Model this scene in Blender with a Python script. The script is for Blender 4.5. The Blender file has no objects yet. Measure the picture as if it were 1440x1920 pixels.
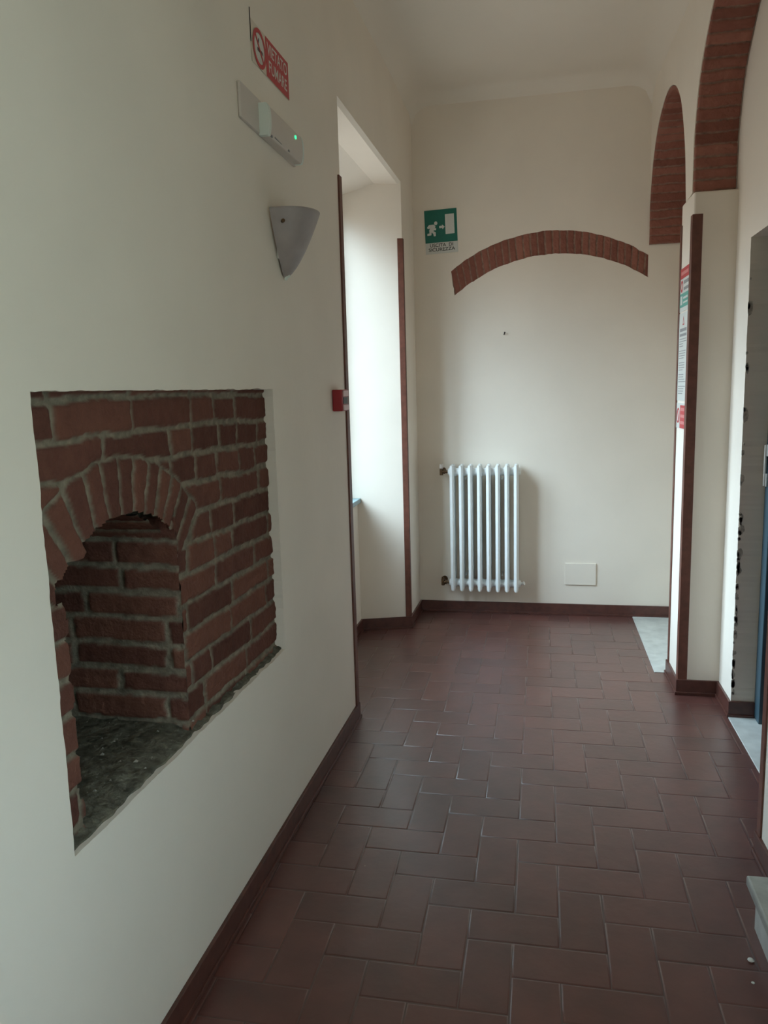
import bpy, bmesh, math, random
import numpy as np
from mathutils import Vector, Matrix, noise
from mathutils.geometry import tessellate_polygon

random.seed(7)
SC = bpy.context.scene
COL = SC.collection

# ------------------------------------------------------------------ camera
F, PW, PH, EYE = 1450.0, 1440, 1920, 1.55
def _n(v): return v / np.linalg.norm(v)
_down = _n(np.array([255.0, 9251.0, F])); _up = -_down
_Y = np.array([295.0 / F, -235.0 / F, 1.0]); _Y = _n(_Y - _Y.dot(_up) * _up)
_X = np.cross(_Y, _up)
if _X[0] < 0: _X = -_X
_R = np.array([_n(_X), _Y, _up])
cam_d = bpy.data.cameras.new('camera')
cam_d.sensor_fit = 'VERTICAL'; cam_d.sensor_height = 24.0; cam_d.lens = F / PH * 24.0
cam_d.clip_start = 0.02
cam = bpy.data.objects.new('camera', cam_d); COL.objects.link(cam)
cr, cu, cb = _R @ [1, 0, 0], _R @ [0, -1, 0], _R @ [0, 0, -1]
cam.matrix_world = Matrix(((cr[0], cu[0], cb[0], 0), (cr[1], cu[1], cb[1], 0), (cr[2], cu[2], cb[2], EYE), (0, 0, 0, 1)))
SC.camera = cam

# ------------------------------------------------------------------ light
SKY_STRENGTH = 12.2
GLOW, GLOW_POWER, PIER_LOBE = 2.4, 20.0, 1.75
GARDEN_POWER, REAR_POWER = 9.8, 5.0
SC.view_settings.view_transform = 'Standard'
SC.view_settings.look = 'None'
SC.view_settings.gamma = 1.0
SC.view_settings.use_curve_mapping = False
SC.view_settings.exposure = 0.0
SC.cycles.use_denoising = True
SC.cycles.max_bounces = 12
SC.cycles.diffuse_bounces = 8
SC.cycles.glossy_bounces = 4
SC.cycles.transparent_max_bounces = 8
SC.cycles.sample_clamp_indirect = 8.0
SC.cycles.caustics_reflective = False
SC.cycles.caustics_refractive = False

world = bpy.data.worlds.new('daylight'); SC.world = world
world.use_nodes = True
nt = world.node_tree; nt.nodes.clear()
wo = nt.nodes.new('ShaderNodeOutputWorld'); bg = nt.nodes.new('ShaderNodeBackground')
tc = nt.nodes.new('ShaderNodeTexCoord'); sx = nt.nodes.new('ShaderNodeSeparateXYZ')
rmp = nt.nodes.new('ShaderNodeValToRGB')
nt.links.new(tc.outputs['Generated'], sx.inputs[0])
nt.links.new(sx.outputs['Z'], rmp.inputs[0])
# below the roofs across the street: dim masonry and ground; above them: bright overcast sky
e = rmp.color_ramp.elements
e[0].position = 0.0; e[0].color = (0.19, 0.18, 0.165, 1)
e[1].position = 0.30; e[1].color = (0.64, 0.85, 1.0, 1)
k = e.new(0.10); k.color = (0.21, 0.205, 0.195, 1)
# hazy sun behind thin cloud, off to the near side of the window
dp = nt.nodes.new('ShaderNodeVectorMath'); dp.operation = 'DOT_PRODUCT'; dp.inputs[1].default_value = Vector((-.43, -.74, .62)).normalized()
nt.links.new(tc.outputs['Generated'], dp.inputs[0])
def _m(op, a, b, c=0.0):
    n = nt.nodes.new('ShaderNodeMath'); n.operation = op
    for i, v in enumerate((a, b, c)):
        if hasattr(v, 'is_output'): nt.links.new(v, n.inputs[i])
        else: n.inputs[i].default_value = v
    return n.outputs[0]
glow = _m('POWER', _m('MAXIMUM', dp.outputs['Value'], 0.0), GLOW_POWER)
# and a wide bright lobe added to the sky to brighten the right-hand pier
d2 = nt.nodes.new('ShaderNodeVectorMath'); d2.operation = 'DOT_PRODUCT'; d2.inputs[1].default_value = Vector((-.82, .20, .50)).normalized()
nt.links.new(tc.outputs['Generated'], d2.inputs[0])
pier_lobe = _m('POWER', _m('MAXIMUM', d2.outputs['Value'], 0.0), 7.0)
st = _m('MULTIPLY', _m('ADD', _m('MULTIPLY_ADD', glow, GLOW, 0.72), _m('MULTIPLY', pier_lobe, PIER_LOBE)), SKY_STRENGTH)
nt.links.new(rmp.outputs[0], bg.inputs[0]); nt.links.new(st, bg.inputs[1])
nt.links.new(bg.outputs[0], wo.inputs[0])

def area(name, loc, rot, sx_, sy_, power, color, portal=False):
    l = bpy.data.lights.new(name, 'AREA'); l.shape = 'RECTANGLE'; l.size = sx_; l.size_y = sy_
    l.energy = power; l.color = color
    if portal: l.cycles.is_portal = True
    o = bpy.data.objects.new(name, l); COL.objects.link(o)
    o.location = loc; o.rotation_euler = rot
    return o
# daylight enters by the window of the recess (portal in its opening)
area('window_portal', (-1.31, 4.145, 1.755), (0, math.radians(-90), 0), 1.80, 1.22, 1.0, (1, 1, 1), portal=True)
# green garden light from the window behind the camera on the right
area('garden_daylight', (0.97, 0.40, 1.48), (0, math.radians(90), 0), 0.92, 0.9, GARDEN_POWER, (0.60, 0.97, 1.0))
# added fill from the rear end, to brighten the faces turned towards the camera
area('rear_fill', (-0.08, -2.50, 1.75), (math.radians(90), 0, 0), 0.95, 1.2, REAR_POWER, (0.93, 1.0, 0.92))

# ------------------------------------------------------------------ materials
def new_mat(name):
    m = bpy.data.materials.new(name); m.use_nodes = True
    t = m.node_tree; b = t.nodes['Principled BSDF']
    return m, t, b
def mat(name, col, rough=0.5, metal=0.0, spec=0.5, bump=0.0, bscale=60, var=0.0, vscale=8, emit=None, coat=0.0):
    m, t, b = new_mat(name)
    b.inputs['Base Color'].default_value = (*col, 1)
    b.inputs['Roughness'].default_value = rough
    b.inputs['Metallic'].default_value = metal
    b.inputs['Specular IOR Level'].default_value = spec
    b.inputs['Coat Weight'].default_value = coat
    g = t.nodes.new('ShaderNodeNewGeometry')
    if var > 0:
        n = t.nodes.new('ShaderNodeTexNoise'); n.inputs['Scale'].default_value = vscale; n.inputs['Detail'].default_value = 5
        t.links.new(g.outputs['Position'], n.inputs['Vector'])
        r = t.nodes.new('ShaderNodeValToRGB')
        r.color_ramp.elements[0].position = 0.3; r.color_ramp.elements[1].position = 0.7
        r.color_ramp.elements[0].color = (*[c * (1 - var) for c in col], 1)
        r.color_ramp.elements[1].color = (*[min(1, c * (1 + var)) for c in col], 1)
        t.links.new(n.outputs['Fac'], r.inputs[0]); t.links.new(r.outputs[0], b.inputs['Base Color'])
    if bump > 0:
        n = t.nodes.new('ShaderNodeTexNoise'); n.inputs['Scale'].default_value = bscale; n.inputs['Detail'].default_value = 4
        t.links.new(g.outputs['Position'], n.inputs['Vector'])
        bp = t.nodes.new('ShaderNodeBump'); bp.inputs['Strength'].default_value = bump; bp.inputs['Distance'].default_value = 0.01
        t.links.new(n.outputs['Fac'], bp.inputs['Height']); t.links.new(bp.outputs[0], b.inputs['Normal'])
    if emit:
        b.inputs['Emission Color'].default_value = (*emit[0], 1); b.inputs['Emission Strength'].default_value = emit[1]
    return m

PLASTER = mat('cream_plaster', (0.79, 0.722, 0.63), 0.75, spec=0.25, bump=0.10, bscale=18, var=0.03, vscale=2.5)
CEIL = mat('ceiling_plaster', (0.77, 0.715, 0.63), 0.85, spec=0.2, bump=0.05, bscale=14, var=0.02, vscale=2)
WOOD = mat('dark_brown_wood', (0.085, 0.030, 0.022), 0.38, spec=0.5, var=0.25, vscale=30)
GUARD = mat('brown_guard_wood', (0.13, 0.048, 0.032), 0.45, spec=0.4, var=0.2, vscale=30)
WHITE_ENAMEL = mat('white_enamel', (0.74, 0.76, 0.75), 0.42, spec=0.5, var=0.03, vscale=20)
DARK_BRASS = mat('dark_brass', (0.12, 0.07, 0.035), 0.4, metal=0.6)
MARBLE = mat('pale_marble', (0.55, 0.57, 0.54), 0.35, spec=0.5, var=0.15, vscale=14, bump=0.05)
MARBLE_STEP = mat('worn_grey_marble', (0.36, 0.37, 0.34), 0.4, spec=0.4, var=0.22, vscale=18, bump=0.08)
CONCRETE = mat('rough_dark_concrete', (0.125, 0.117, 0.09), 0.95, spec=0.1, bump=0.8, bscale=90, var=0.45, vscale=35)
DEBRIS = mat('plaster_crumb', (0.30, 0.28, 0.24), 0.9)
FRAME_BLUE = mat('blue_grey_metal', (0.045, 0.085, 0.11), 0.4, spec=0.5)
LEAF_DARK = mat('dark_maroon_door', (0.045, 0.022, 0.035), 0.4)
STEEL = mat('brushed_steel', (0.5, 0.5, 0.48), 0.35, metal=0.6)
GREEN = mat('sign_green', (0.0, 0.13, 0.095), 0.45)
SIGNWHITE = mat('sign_white', (0.60, 0.61, 0.57), 0.45)
SIGNCREAM = mat('sign_clear_backing', (0.62, 0.55, 0.45), 0.4)
BLACK = mat('sign_black', (0.02, 0.02, 0.02), 0.5)
GREY = mat('sign_grey', (0.25, 0.25, 0.25), 0.5)
RED = mat('sign_red', (0.48, 0.045, 0.05), 0.5)
PINK = mat('sign_faded_red', (0.62, 0.20, 0.19), 0.5)
TEAL = mat('sign_teal', (0.10, 0.34, 0.28), 0.5)
CALLRED = mat('call_point_red', (0.30, 0.012, 0.018), 0.4)
CALLPINK = mat('call_point_label', (0.55, 0.34, 0.34), 0.3)
FIXTURE = mat('fixture_grey_plastic', (0.60, 0.54, 0.49), 0.4, spec=0.4)
FIXTURE_END = mat('fixture_white_cap', (0.66, 0.72, 0.66), 0.35)
SHADE = mat('frosted_glass_shade', (0.36, 0.32, 0.31), 0.5, spec=0.4, var=0.10, vscale=12)
LED = mat('green_led', (0.0, 0.5, 0.2), 0.4, emit=((0.05, 1.0, 0.35), 1.6))
SILL = mat('blue_grey_stone', (0.22, 0.33, 0.36), 0.4)
WINFRAME = mat('white_window_wood', (0.6, 0.58, 0.54), 0.45)
CHIP = mat('chipped_mortar', (0.45, 0.41, 0.35), 0.95, bump=0.2, bscale=80, var=0.4, vscale=60)

def glass_mat():
    m = bpy.data.materials.new('window_glass'); m.use_nodes = True
    t = m.node_tree; t.nodes.clear()
    o = t.nodes.new('ShaderNodeOutputMaterial'); mx = t.nodes.new('ShaderNodeMixShader')
    tr = t.nodes.new('ShaderNodeBsdfTransparent'); gl = t.nodes.new('ShaderNodeBsdfGlossy')
    gl.inputs['Roughness'].default_value = 0.02; lw = t.nodes.new('ShaderNodeLayerWeight'); lw.inputs['Blend'].default_value = 0.5
    pw = t.nodes.new('ShaderNodeMath'); pw.operation = 'POWER'; pw.inputs[1].default_value = 5.0; t.links.new(lw.outputs['Facing'], pw.inputs[0])
    ad = t.nodes.new('ShaderNodeMath'); ad.operation = 'MULTIPLY_ADD'; ad.inputs[1].default_value = 0.9; ad.inputs[2].default_value = 0.035
    t.links.new(pw.outputs[0], ad.inputs[0]); t.links.new(ad.outputs[0], mx.inputs[0]); t.links.new(tr.outputs[0], mx.inputs[1]); t.links.new(gl.outputs[0], mx.inputs[2])
    t.links.new(mx.outputs[0], o.inputs[0])
    return m
GLASS = glass_mat()

def brick_mat(name, c1, c2, c3, mortar, dark=0.0):
    """colour from the mesh attributes: mask (0 mortar, 1 brick) and rnd (one value per brick)"""
    m, t, b = new_mat(name)
    b.inputs['Roughness'].default_value = 0.92; b.inputs['Specular IOR Level'].default_value = 0.15
    at = t.nodes.new('ShaderNodeAttribute'); at.attribute_name = 'brick'
    sp = t.nodes.new('ShaderNodeSeparateColor'); t.links.new(at.outputs['Color'], sp.inputs[0])
    g = t.nodes.new('ShaderNodeNewGeometry')
    r = t.nodes.new('ShaderNodeValToRGB'); r.color_ramp.elements[0].color = (*c1, 1); r.color_ramp.elements[1].color = (*c3, 1)
    q = r.color_ramp.elements.new(0.5); q.color = (*c2, 1)
    n = t.nodes.new('ShaderNodeTexNoise'); n.inputs['Scale'].default_value = 22; n.inputs['Detail'].default_value = 8; n.inputs['Roughness'].default_value = 0.65
    t.links.new(g.outputs['Position'], n.inputs['Vector'])
    ma = t.nodes.new('ShaderNodeMath'); ma.operation = 'MULTIPLY_ADD'; ma.inputs[1].default_value = 0.9; 
    t.links.new(n.outputs['Fac'], ma.inputs[0])
    mb = t.nodes.new('ShaderNodeMath'); mb.operation = 'MULTIPLY_ADD'; mb.inputs[1].default_value = 0.7; mb.inputs[2].default_value = -0.35
    t.links.new(sp.outputs['Green'], mb.inputs[0]); t.links.new(mb.outputs[0], ma.inputs[2])
    t.links.new(ma.outputs[0], r.inputs[0])
    n2 = t.nodes.new('ShaderNodeTexNoise'); n2.inputs['Scale'].default_value = 40; n2.inputs['Detail'].default_value = 6
    t.links.new(g.outputs['Position'], n2.inputs['Vector'])
    r2 = t.nodes.new('ShaderNodeValToRGB')
    r2.color_ramp.elements[0].position = 0.3; r2.color_ramp.elements[1].position = 0.75
    r2.color_ramp.elements[0].color = (*[x * 0.6 for x in mortar], 1); r2.color_ramp.elements[1].color = (*[x * 1.25 for x in mortar], 1)
    t.links.new(n2.outputs['Fac'], r2.inputs[0])
    mx = t.nodes.new('ShaderNodeMix'); mx.data_type = 'RGBA'
    t.links.new(sp.outputs['Red'], mx.inputs[0]); t.links.new(r2.outputs[0], mx.inputs[6]); t.links.new(r.outputs[0], mx.inputs[7])
    t.links.new(mx.outputs[2], b.inputs['Base Color'])
    n3 = t.nodes.new('ShaderNodeTexNoise'); n3.inputs['Scale'].default_value = 120; n3.inputs['Detail'].default_value = 6
    t.links.new(g.outputs['Position'], n3.inputs['Vector'])
    bp = t.nodes.new('ShaderNodeBump'); bp.inputs['Strength'].default_value = 0.6; bp.inputs['Distance'].default_value = 0.006
    t.links.new(n3.outputs['Fac'], bp.inputs['Height']); t.links.new(bp.outputs[0], b.inputs['Normal'])
    return m
BRICK = brick_mat('old_brick', (0.085, 0.034, 0.025), (0.135, 0.055, 0.040), (0.19, 0.082, 0.055), (0.23, 0.195, 0.145))
BRICK_ARCH = brick_mat('arch_brick', (0.20, 0.078, 0.058), (0.28, 0.115, 0.085), (0.38, 0.17, 0.125), (0.30, 0.20, 0.155))

def floor_mat():
    m, t, b = new_mat('waxed_terracotta')
    at = t.nodes.new('ShaderNodeAttribute'); at.attribute_name = 'brick'
    sp = t.nodes.new('ShaderNodeSeparateColor'); t.links.new(at.outputs['Color'], sp.inputs[0])
    g = t.nodes.new('ShaderNodeNewGeometry')
    n = t.nodes.new('ShaderNodeTexNoise'); n.inputs['Scale'].default_value = 9; n.inputs['Detail'].default_value = 8
    t.links.new(g.outputs['Position'], n.inputs['Vector'])
    ma = t.nodes.new('ShaderNodeMath'); ma.operation = 'MULTIPLY_ADD'; ma.inputs[1].default_value = 0.5
    t.links.new(sp.outputs['Green'], ma.inputs[0]); 
    mb = t.nodes.new('ShaderNodeMath'); mb.operation = 'MULTIPLY_ADD'; mb.inputs[1].default_value = 1.5; mb.inputs[2].default_value = -0.48
    t.links.new(n.outputs['Fac'], mb.inputs[0]); t.links.new(mb.outputs[0], ma.inputs[2])
    r = t.nodes.new('ShaderNodeValToRGB'); r.color_ramp.elements[0].color = (0.062, 0.016, 0.012, 1); r.color_ramp.elements[1].color = (0.125, 0.037, 0.027, 1)
    t.links.new(ma.outputs[0], r.inputs[0])
    # specks of dust
    v = t.nodes.new('ShaderNodeTexVoronoi'); v.inputs['Scale'].default_value = 9.0
    t.links.new(g.outputs['Position'], v.inputs['Vector'])
    lt = t.nodes.new('ShaderNodeMath'); lt.operation = 'LESS_THAN'; lt.inputs[1].default_value = 0.022
    t.links.new(v.outputs['Distance'], lt.inputs[0])
    m5 = t.nodes.new('ShaderNodeMath'); m5.operation = 'MULTIPLY'; m5.inputs[1].default_value = 0.35
    t.links.new(lt.outputs[0], m5.inputs[0])
    dm = t.nodes.new('ShaderNodeMix'); dm.data_type = 'RGBA'; dm.inputs[7].default_value = (0.5, 0.42, 0.36, 1)
    t.links.new(m5.outputs[0], dm.inputs[0]); t.links.new(r.outputs[0], dm.inputs[6])
    mx = t.nodes.new('ShaderNodeMix'); mx.data_type = 'RGBA'; mx.inputs[6].default_value = (0.062, 0.028, 0.023, 1)
    t.links.new(sp.outputs['Red'], mx.inputs[0]); t.links.new(dm.outputs[2], mx.inputs[7])
    t.links.new(mx.outputs[2], b.inputs['Base Color'])
    n2 = t.nodes.new('ShaderNodeTexNoise'); n2.inputs['Scale'].default_value = 5; n2.inputs['Detail'].default_value = 6
    t.links.new(g.outputs['Position'], n2.inputs['Vector'])
    rr = t.nodes.new('ShaderNodeMapRange'); rr.inputs[3].default_value = 0.26; rr.inputs[4].default_value = 0.42
    t.links.new(n2.outputs['Fac'], rr.inputs[0]); t.links.new(rr.outputs[0], b.inputs['Roughness'])
    b.inputs['Specular IOR Level'].default_value = 0.35
    b.inputs['Coat Weight'].default_value = 1.0; b.inputs['Coat Roughness'].default_value = 0.38; b.inputs['Coat IOR'].default_value = 1.55
    b.inputs['Sheen Weight'].default_value = 0.05; b.inputs['Sheen Roughness'].default_value = 0.4
    n3 = t.nodes.new('ShaderNodeTexNoise'); n3.inputs['Scale'].default_value = 30; n3.inputs['Detail'].default_value = 3
    t.links.new(g.outputs['Position'], n3.inputs['Vector'])
    bp = t.nodes.new('ShaderNodeBump'); bp.inputs['Strength'].default_value = 0.12; bp.inputs['Distance'].default_value = 0.01
    t.links.new(n3.outputs['Fac'], bp.inputs['Height']); t.links.new(bp.outputs[0], b.inputs['Normal'])
    return m
TILE = floor_mat()

# ------------------------------------------------------------------ helpers
def mesh_obj(name, verts, faces, m, parent=None, smooth=False, kind=None):
    me = bpy.data.meshes.new(name); me.from_pydata([tuple(v) for v in verts], [], faces); me.update()
    o = bpy.data.objects.new(name, me); COL.objects.link(o)
    if m: me.materials.append(m)
    if smooth: me.polygons.foreach_set('use_smooth', [True] * len(me.polygons))
    if parent: o.parent = parent
    if kind: o['kind'] = kind
    return o
class MB:
    """collects shapes and links them as ONE mesh"""
    def __init__(s): s.v, s.f = [], []
    def add(s, v, f):
        k = len(s.v); s.v += [tuple(p) for p in v]; s.f += [tuple(i + k for i in q) for q in f]
    def box(s, a, b):
        x0, x1 = sorted((a[0], b[0])); y0, y1 = sorted((a[1], b[1])); z0, z1 = sorted((a[2], b[2]))
        s.add([(x0,y0,z0),(x1,y0,z0),(x1,y1,z0),(x0,y1,z0),(x0,y0,z1),(x1,y0,z1),(x1,y1,z1),(x0,y1,z1)],
              [(0,3,2,1),(4,5,6,7),(0,1,5,4),(1,2,6,5),(2,3,7,6),(3,0,4,7)])
    def prism(s, pts, z0, z1, axis=2):
        """polygon pts (a,b) extruded along axis; ngon caps tessellated"""
        def P(a, b, c): return {2: (a, b, c), 1: (a, c, b), 0: (c, a, b)}[axis]
        n = len(pts); v = [P(a, b, z0) for a, b in pts] + [P(a, b, z1) for a, b in pts]
        tri = tessellate_polygon([[Vector((a, b, 0)) for a, b in pts]])
        f = [tuple(t) for t in tri] + [tuple(i + n for i in reversed(t)) for t in tri]
        f += [(i, (i + 1) % n, (i + 1) % n + n, i + n) for i in range(n)]
        s.add(v, f)
    def tube(s, path, r, seg=12, cap=True):
        path = [Vector(p) for p in path]; n = len(path); v = []; f = []
        rs = r if isinstance(r, (list, tuple)) else [r] * n
        for i, p in enumerate(path):
            d = (path[min(i + 1, n - 1)] - path[max(i - 1, 0)]).normalized()
            a = d.orthogonal().normalized() if i == 0 else (a - a.dot(d) * d).normalized()
            b = d.cross(a)
            for k in range(seg):
                t = 2 * math.pi * k / seg
                v.append(p + (a * math.cos(t) + b * math.sin(t)) * rs[i])
        for i in range(n - 1):
            for k in range(seg):
                f.append((i * seg + k, i * seg + (k + 1) % seg, (i + 1) * seg + (k + 1) % seg, (i + 1) * seg + k))
        if cap: f += [tuple(range(seg))[::-1], tuple(range((n - 1) * seg, n * seg))]
        s.add(v, f)
    def build(s, name, m, parent=None, kind=None, bevel=0.0, smooth=False, fn=None):
        v = [fn(*p) for p in s.v] if fn else s.v
        o = mesh_obj(name, v, s.f, m, parent, kind=kind)
        bm = bmesh.new(); bm.from_mesh(o.data); bmesh.ops.recalc_face_normals(bm, faces=bm.faces)
        bm.to_mesh(o.data); bm.free()
        if bevel:
            mod = o.modifiers.new('bevel', 'BEVEL'); mod.width = bevel; mod.segments = 2; mod.limit_method = 'ANGLE'
        if smooth:
            o.data.polygons.foreach_set('use_smooth', [True] * len(o.data.polygons))
            if not bevel:
                o.data.set_sharp_from_angle(angle=math.radians(40))
        return o
def empty(name, loc=(0, 0, 0)):
    o = bpy.data.objects.new(name, None); COL.objects.link(o); o.location = loc; o.empty_display_size = 0.05
    return o
def tag(o, label, cat, group=None):
    o['label'] = label; o['category'] = cat
    if group: o['group'] = group
    return o
def adopt(root):
    """children were built in world coordinates: keep them where they are"""
    bpy.context.view_layer.update()
    for c in root.children: c.matrix_parent_inverse = root.matrix_world.inverted()
def polyface(loops, mapf, depthf, reveal=True):
    """front face with holes (loops of 2D points) plus reveals running back; mapf/depthf: (a,b)->xyz"""
    v, f, k = [], [], 0
    tri = tessellate_polygon([[Vector((a, b, 0)) for a, b in lp] for lp in loops])
    flat = [p for lp in loops for p in lp]
    v = [mapf(*p) for p in flat]; f = [tuple(t) for t in tri]
    n = len(flat); v += [depthf(*p) for p in flat]
    k = 0
    for lp in loops:
        m_ = len(lp)
        for i in range(m_):
            a, b = k + i, k + (i + 1) % m_
            f.append((a, b, b + n, a + n))
        k += m_
    return v, f
def jitter_loop(pts, step, amp, seed=0):
    out = []
    for i in range(len(pts)):
        a, b = Vector(pts[i]), Vector(pts[(i + 1) % len(pts)])
        L = (b - a).length; n = max(1, int(L / step)); nn = Vector((-(b - a).y, (b - a).x)) / max(L, 1e-6)
        for k in range(n):
            p = a + (b - a) * k / n
            w = amp * (noise.noise(Vector((p.x * 14 + seed, p.y * 14, 3.1))) + 0.6 * noise.noise(Vector((p.x * 55, p.y * 55 + seed, 9.7))))
            p = p + nn * w
            out.append((p.x, p.y))
    return out

XL = lambda y: -0.900 + 0.0125 * y         # left wall face
XR = lambda y: 0.760 - 0.020 * y           # right wall face
YF = 5.27                                  # end wall face
BK = 0.872                                 # back plane of the arched recesses on the right
CEILZ = 3.40

# ------------------------------------------------------------------ heightfield brickwork
def hsh(*a):
    x = math.sin(sum(c * k for c, k in zip(a, (12.9898, 78.233, 37.719)))) * 43758.5453
    return x - math.floor(x)
def coursed(ch, bl, joint, seed=0, wob=0.008):
    def fn(u, v):
        w1 = noise.noise(Vector((u * 7, v * 7, seed))) * wob + noise.noise(Vector((u * 40, v * 40, seed + 5))) * wob * 0.45
        w2 = noise.noise(Vector((u * 7, v * 7, seed + 11))) * wob * 1.3 + noise.noise(Vector((u * 45, v * 45, seed + 15))) * wob * 0.5
        vv = v + w1 + 0.004 * math.sin(u * 5 + seed); uu = u + w2
        j = math.floor(vv / ch); fv = vv - j * ch
        off = hsh(j, seed) * bl
        q = (uu + off) / bl; i = math.floor(q); fu = (q - i) * bl
        # some stretchers are broken into two headers
        L = bl
        if hsh(i, j, seed + 3) < 0.22:
            h = bl * (0.42 + 0.16 * hsh(i, j, seed + 8))
            if fu < h: L = h; i = i * 2 + 1000
            else: fu -= h; L = bl - h; i = i * 2 + 1001
        d = min(fv, ch - fv, fu, L - fu) - joint * (0.32 + 0.4 * hsh(i, j, 1.7))
        return d, hsh(i, j, seed + 21)
    return fn
def voussoir(tw, joint, seed=0, wob=0.003, tlen=None):
    """bricks standing across the strip: u runs along the arc"""
    def fn(u, v):
        uu = u + noise.noise(Vector((u * 9, v * 9, seed))) * wob + noise.noise(Vector((u * 60, v * 60, seed + 4))) * wob * 0.5
        i = math.floor(uu / tw); fu = uu - i * tw
        sh = (hsh(i, seed) - .5) * tw * 0.2
        d = min(fu, tw - fu) - joint * (0.3 + 0.45 * hsh(i, seed + 2))
        return d, hsh(i, seed + 31)
    return fn
def brick_surface(name, u0, u1, v0, v1, step, posf, bf, m, parent=None, relief=0.008, keep=None, rough=0.0025, flip=False, kind=None, edgev=0.0):
    nu = max(2, int(round((u1 - u0) / step)) + 1); nv = max(2, int(round((v1 - v0) / step)) + 1)
    V = []; Cc = []; inside = []
    for a in range(nu):
        u = u0 + (u1 - u0) * a / (nu - 1)
        for b in range(nv):
            v = v0 + (v1 - v0) * b / (nv - 1)
            d, r = bf(u, v)
            mask = min(1.0, max(0.0, (d + 0.001) / 0.004)); mask = mask * mask * (3 - 2 * mask)
            rise = min(1.0, max(0.0, d / 0.007)); rise = math.sqrt(max(0, 1 - (1 - rise) ** 2))
            h = relief * rise * (0.7 + 0.5 * r) + rough * noise.noise(Vector((u * 70, v * 70, 2.2))) + rough * 1.2 * noise.noise(Vector((u * 18, v * 18, 7.2)))
            if edgev and (v - v0 < edgev or v1 - v < edgev): h -= 0.003
            V.append(posf(u, v, h)); Cc.append((mask, r))
            inside.append(True if keep is None else keep(u, v))
    Fc = []
    for a in range(nu - 1):
        for b in range(nv - 1):
            q = (a * nv + b, (a + 1) * nv + b, (a + 1) * nv + b + 1, a * nv + b + 1)
            if all(inside[i] for i in q): Fc.append(q[::-1] if flip else q)
    o = mesh_obj(name, V, Fc, m, parent, smooth=True, kind=kind)
    at = o.data.color_attributes.new('brick', 'FLOAT_COLOR', 'POINT')
    at.data.foreach_set('color', [c for p in Cc for c in (p[0], p[1], 0.0, 1.0)])
    return o

# ------------------------------------------------------------------ floor (herringbone terracotta)
def build_floor():
    W = 0.1295; g = 0.0026; ox, oy = -0.720, 2.770
    x0, x1, y0, y1 = -1.20, 1.0, -2.55, 5.35
    V = []; Fc = []; C_ = []
    rnd = random.Random(3)
    for i in range(int((x0 - ox) / W) - 3, int((x1 - ox) / W) + 3):
        for j in range(int((y0 - oy) / W) - 3, int((y1 - oy) / W) + 3):
            r = (i + j) % 4
            if r == 0: a, b, c, d = i, j, i + 1, j + 2
            elif r == 2: a, b, c, d = i, j, i + 2, j + 1
            else: continue
            X0, X1 = ox + a * W + g / 2, ox + c * W - g / 2; Y0, Y1 = oy + b * W + g / 2, oy + d * W - g / 2
            if X1 < x0 or X0 > x1 or Y1 < y0 or Y0 > y1: continue
            rv = rnd.random(); tx, ty = rnd.uniform(-1, 1) * 0.0022, rnd.uniform(-1, 1) * 0.0022
            z = rnd.uniform(-0.0003, 0.0002); bw = 0.0045; k = len(V)
            J = [(rnd.uniform(-.0012, .0012), rnd.uniform(-.0012, .0012)) for _ in range(4)]
            cx, cy = (X0 + X1) / 2, (Y0 + Y1) / 2
            for (ins, dz) in ((0, -0.0013), (bw * 0.40, -0.0002), (bw * 1.1, 0.0)):
                for (px, py), (jx, jy) in zip(((X0 + ins, Y0 + ins), (X1 - ins, Y0 + ins), (X1 - ins, Y1 - ins), (X0 + ins, Y1 - ins)), J):
                    px += jx; py += jy
                    V.append((px, py, z + dz + (px - cx) * tx + (py - cy) * ty)); C_.append((1.0, rv))
            for L in (0, 4):
                for q in range(4): Fc.append((k + L + q, k + L + (q + 1) % 4, k + L + 4 + (q + 1) % 4, k + L + 4 + q))
            Fc.append((k + 8, k + 9, k + 10, k + 11))
    k = len(V)
    for p in ((x0 - .1, y0 - .1), (x1 + .1, y0 - .1), (x1 + .1, y1 + .1), (x0 - .1, y1 + .1)): V.append((*p, -0.0011)); C_.append((0.0, 0.5))
    Fc.append((k, k + 1, k + 2, k + 3))
    k = len(V)
    for p in ((x0 - .1, y0 - .1), (x1 + .1, y0 - .1), (x1 + .1, y1 + .1), (x0 - .1, y1 + .1)): V.append((*p, -0.10)); C_.append((0.0, 0.5))
    Fc.append((k + 3, k + 2, k + 1, k))
    o = mesh_obj('floor', V, Fc, TILE, kind='structure')
    at = o.data.color_attributes.new('brick', 'FLOAT_COLOR', 'POINT')
    at.data.foreach_set('color', [c for p in C_ for c in (p[0], p[1], 0.0, 1.0)])
    for p in o.data.polygons: p.use_smooth = len(p.vertices) == 4 and p.area < 0.004
build_floor()

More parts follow.
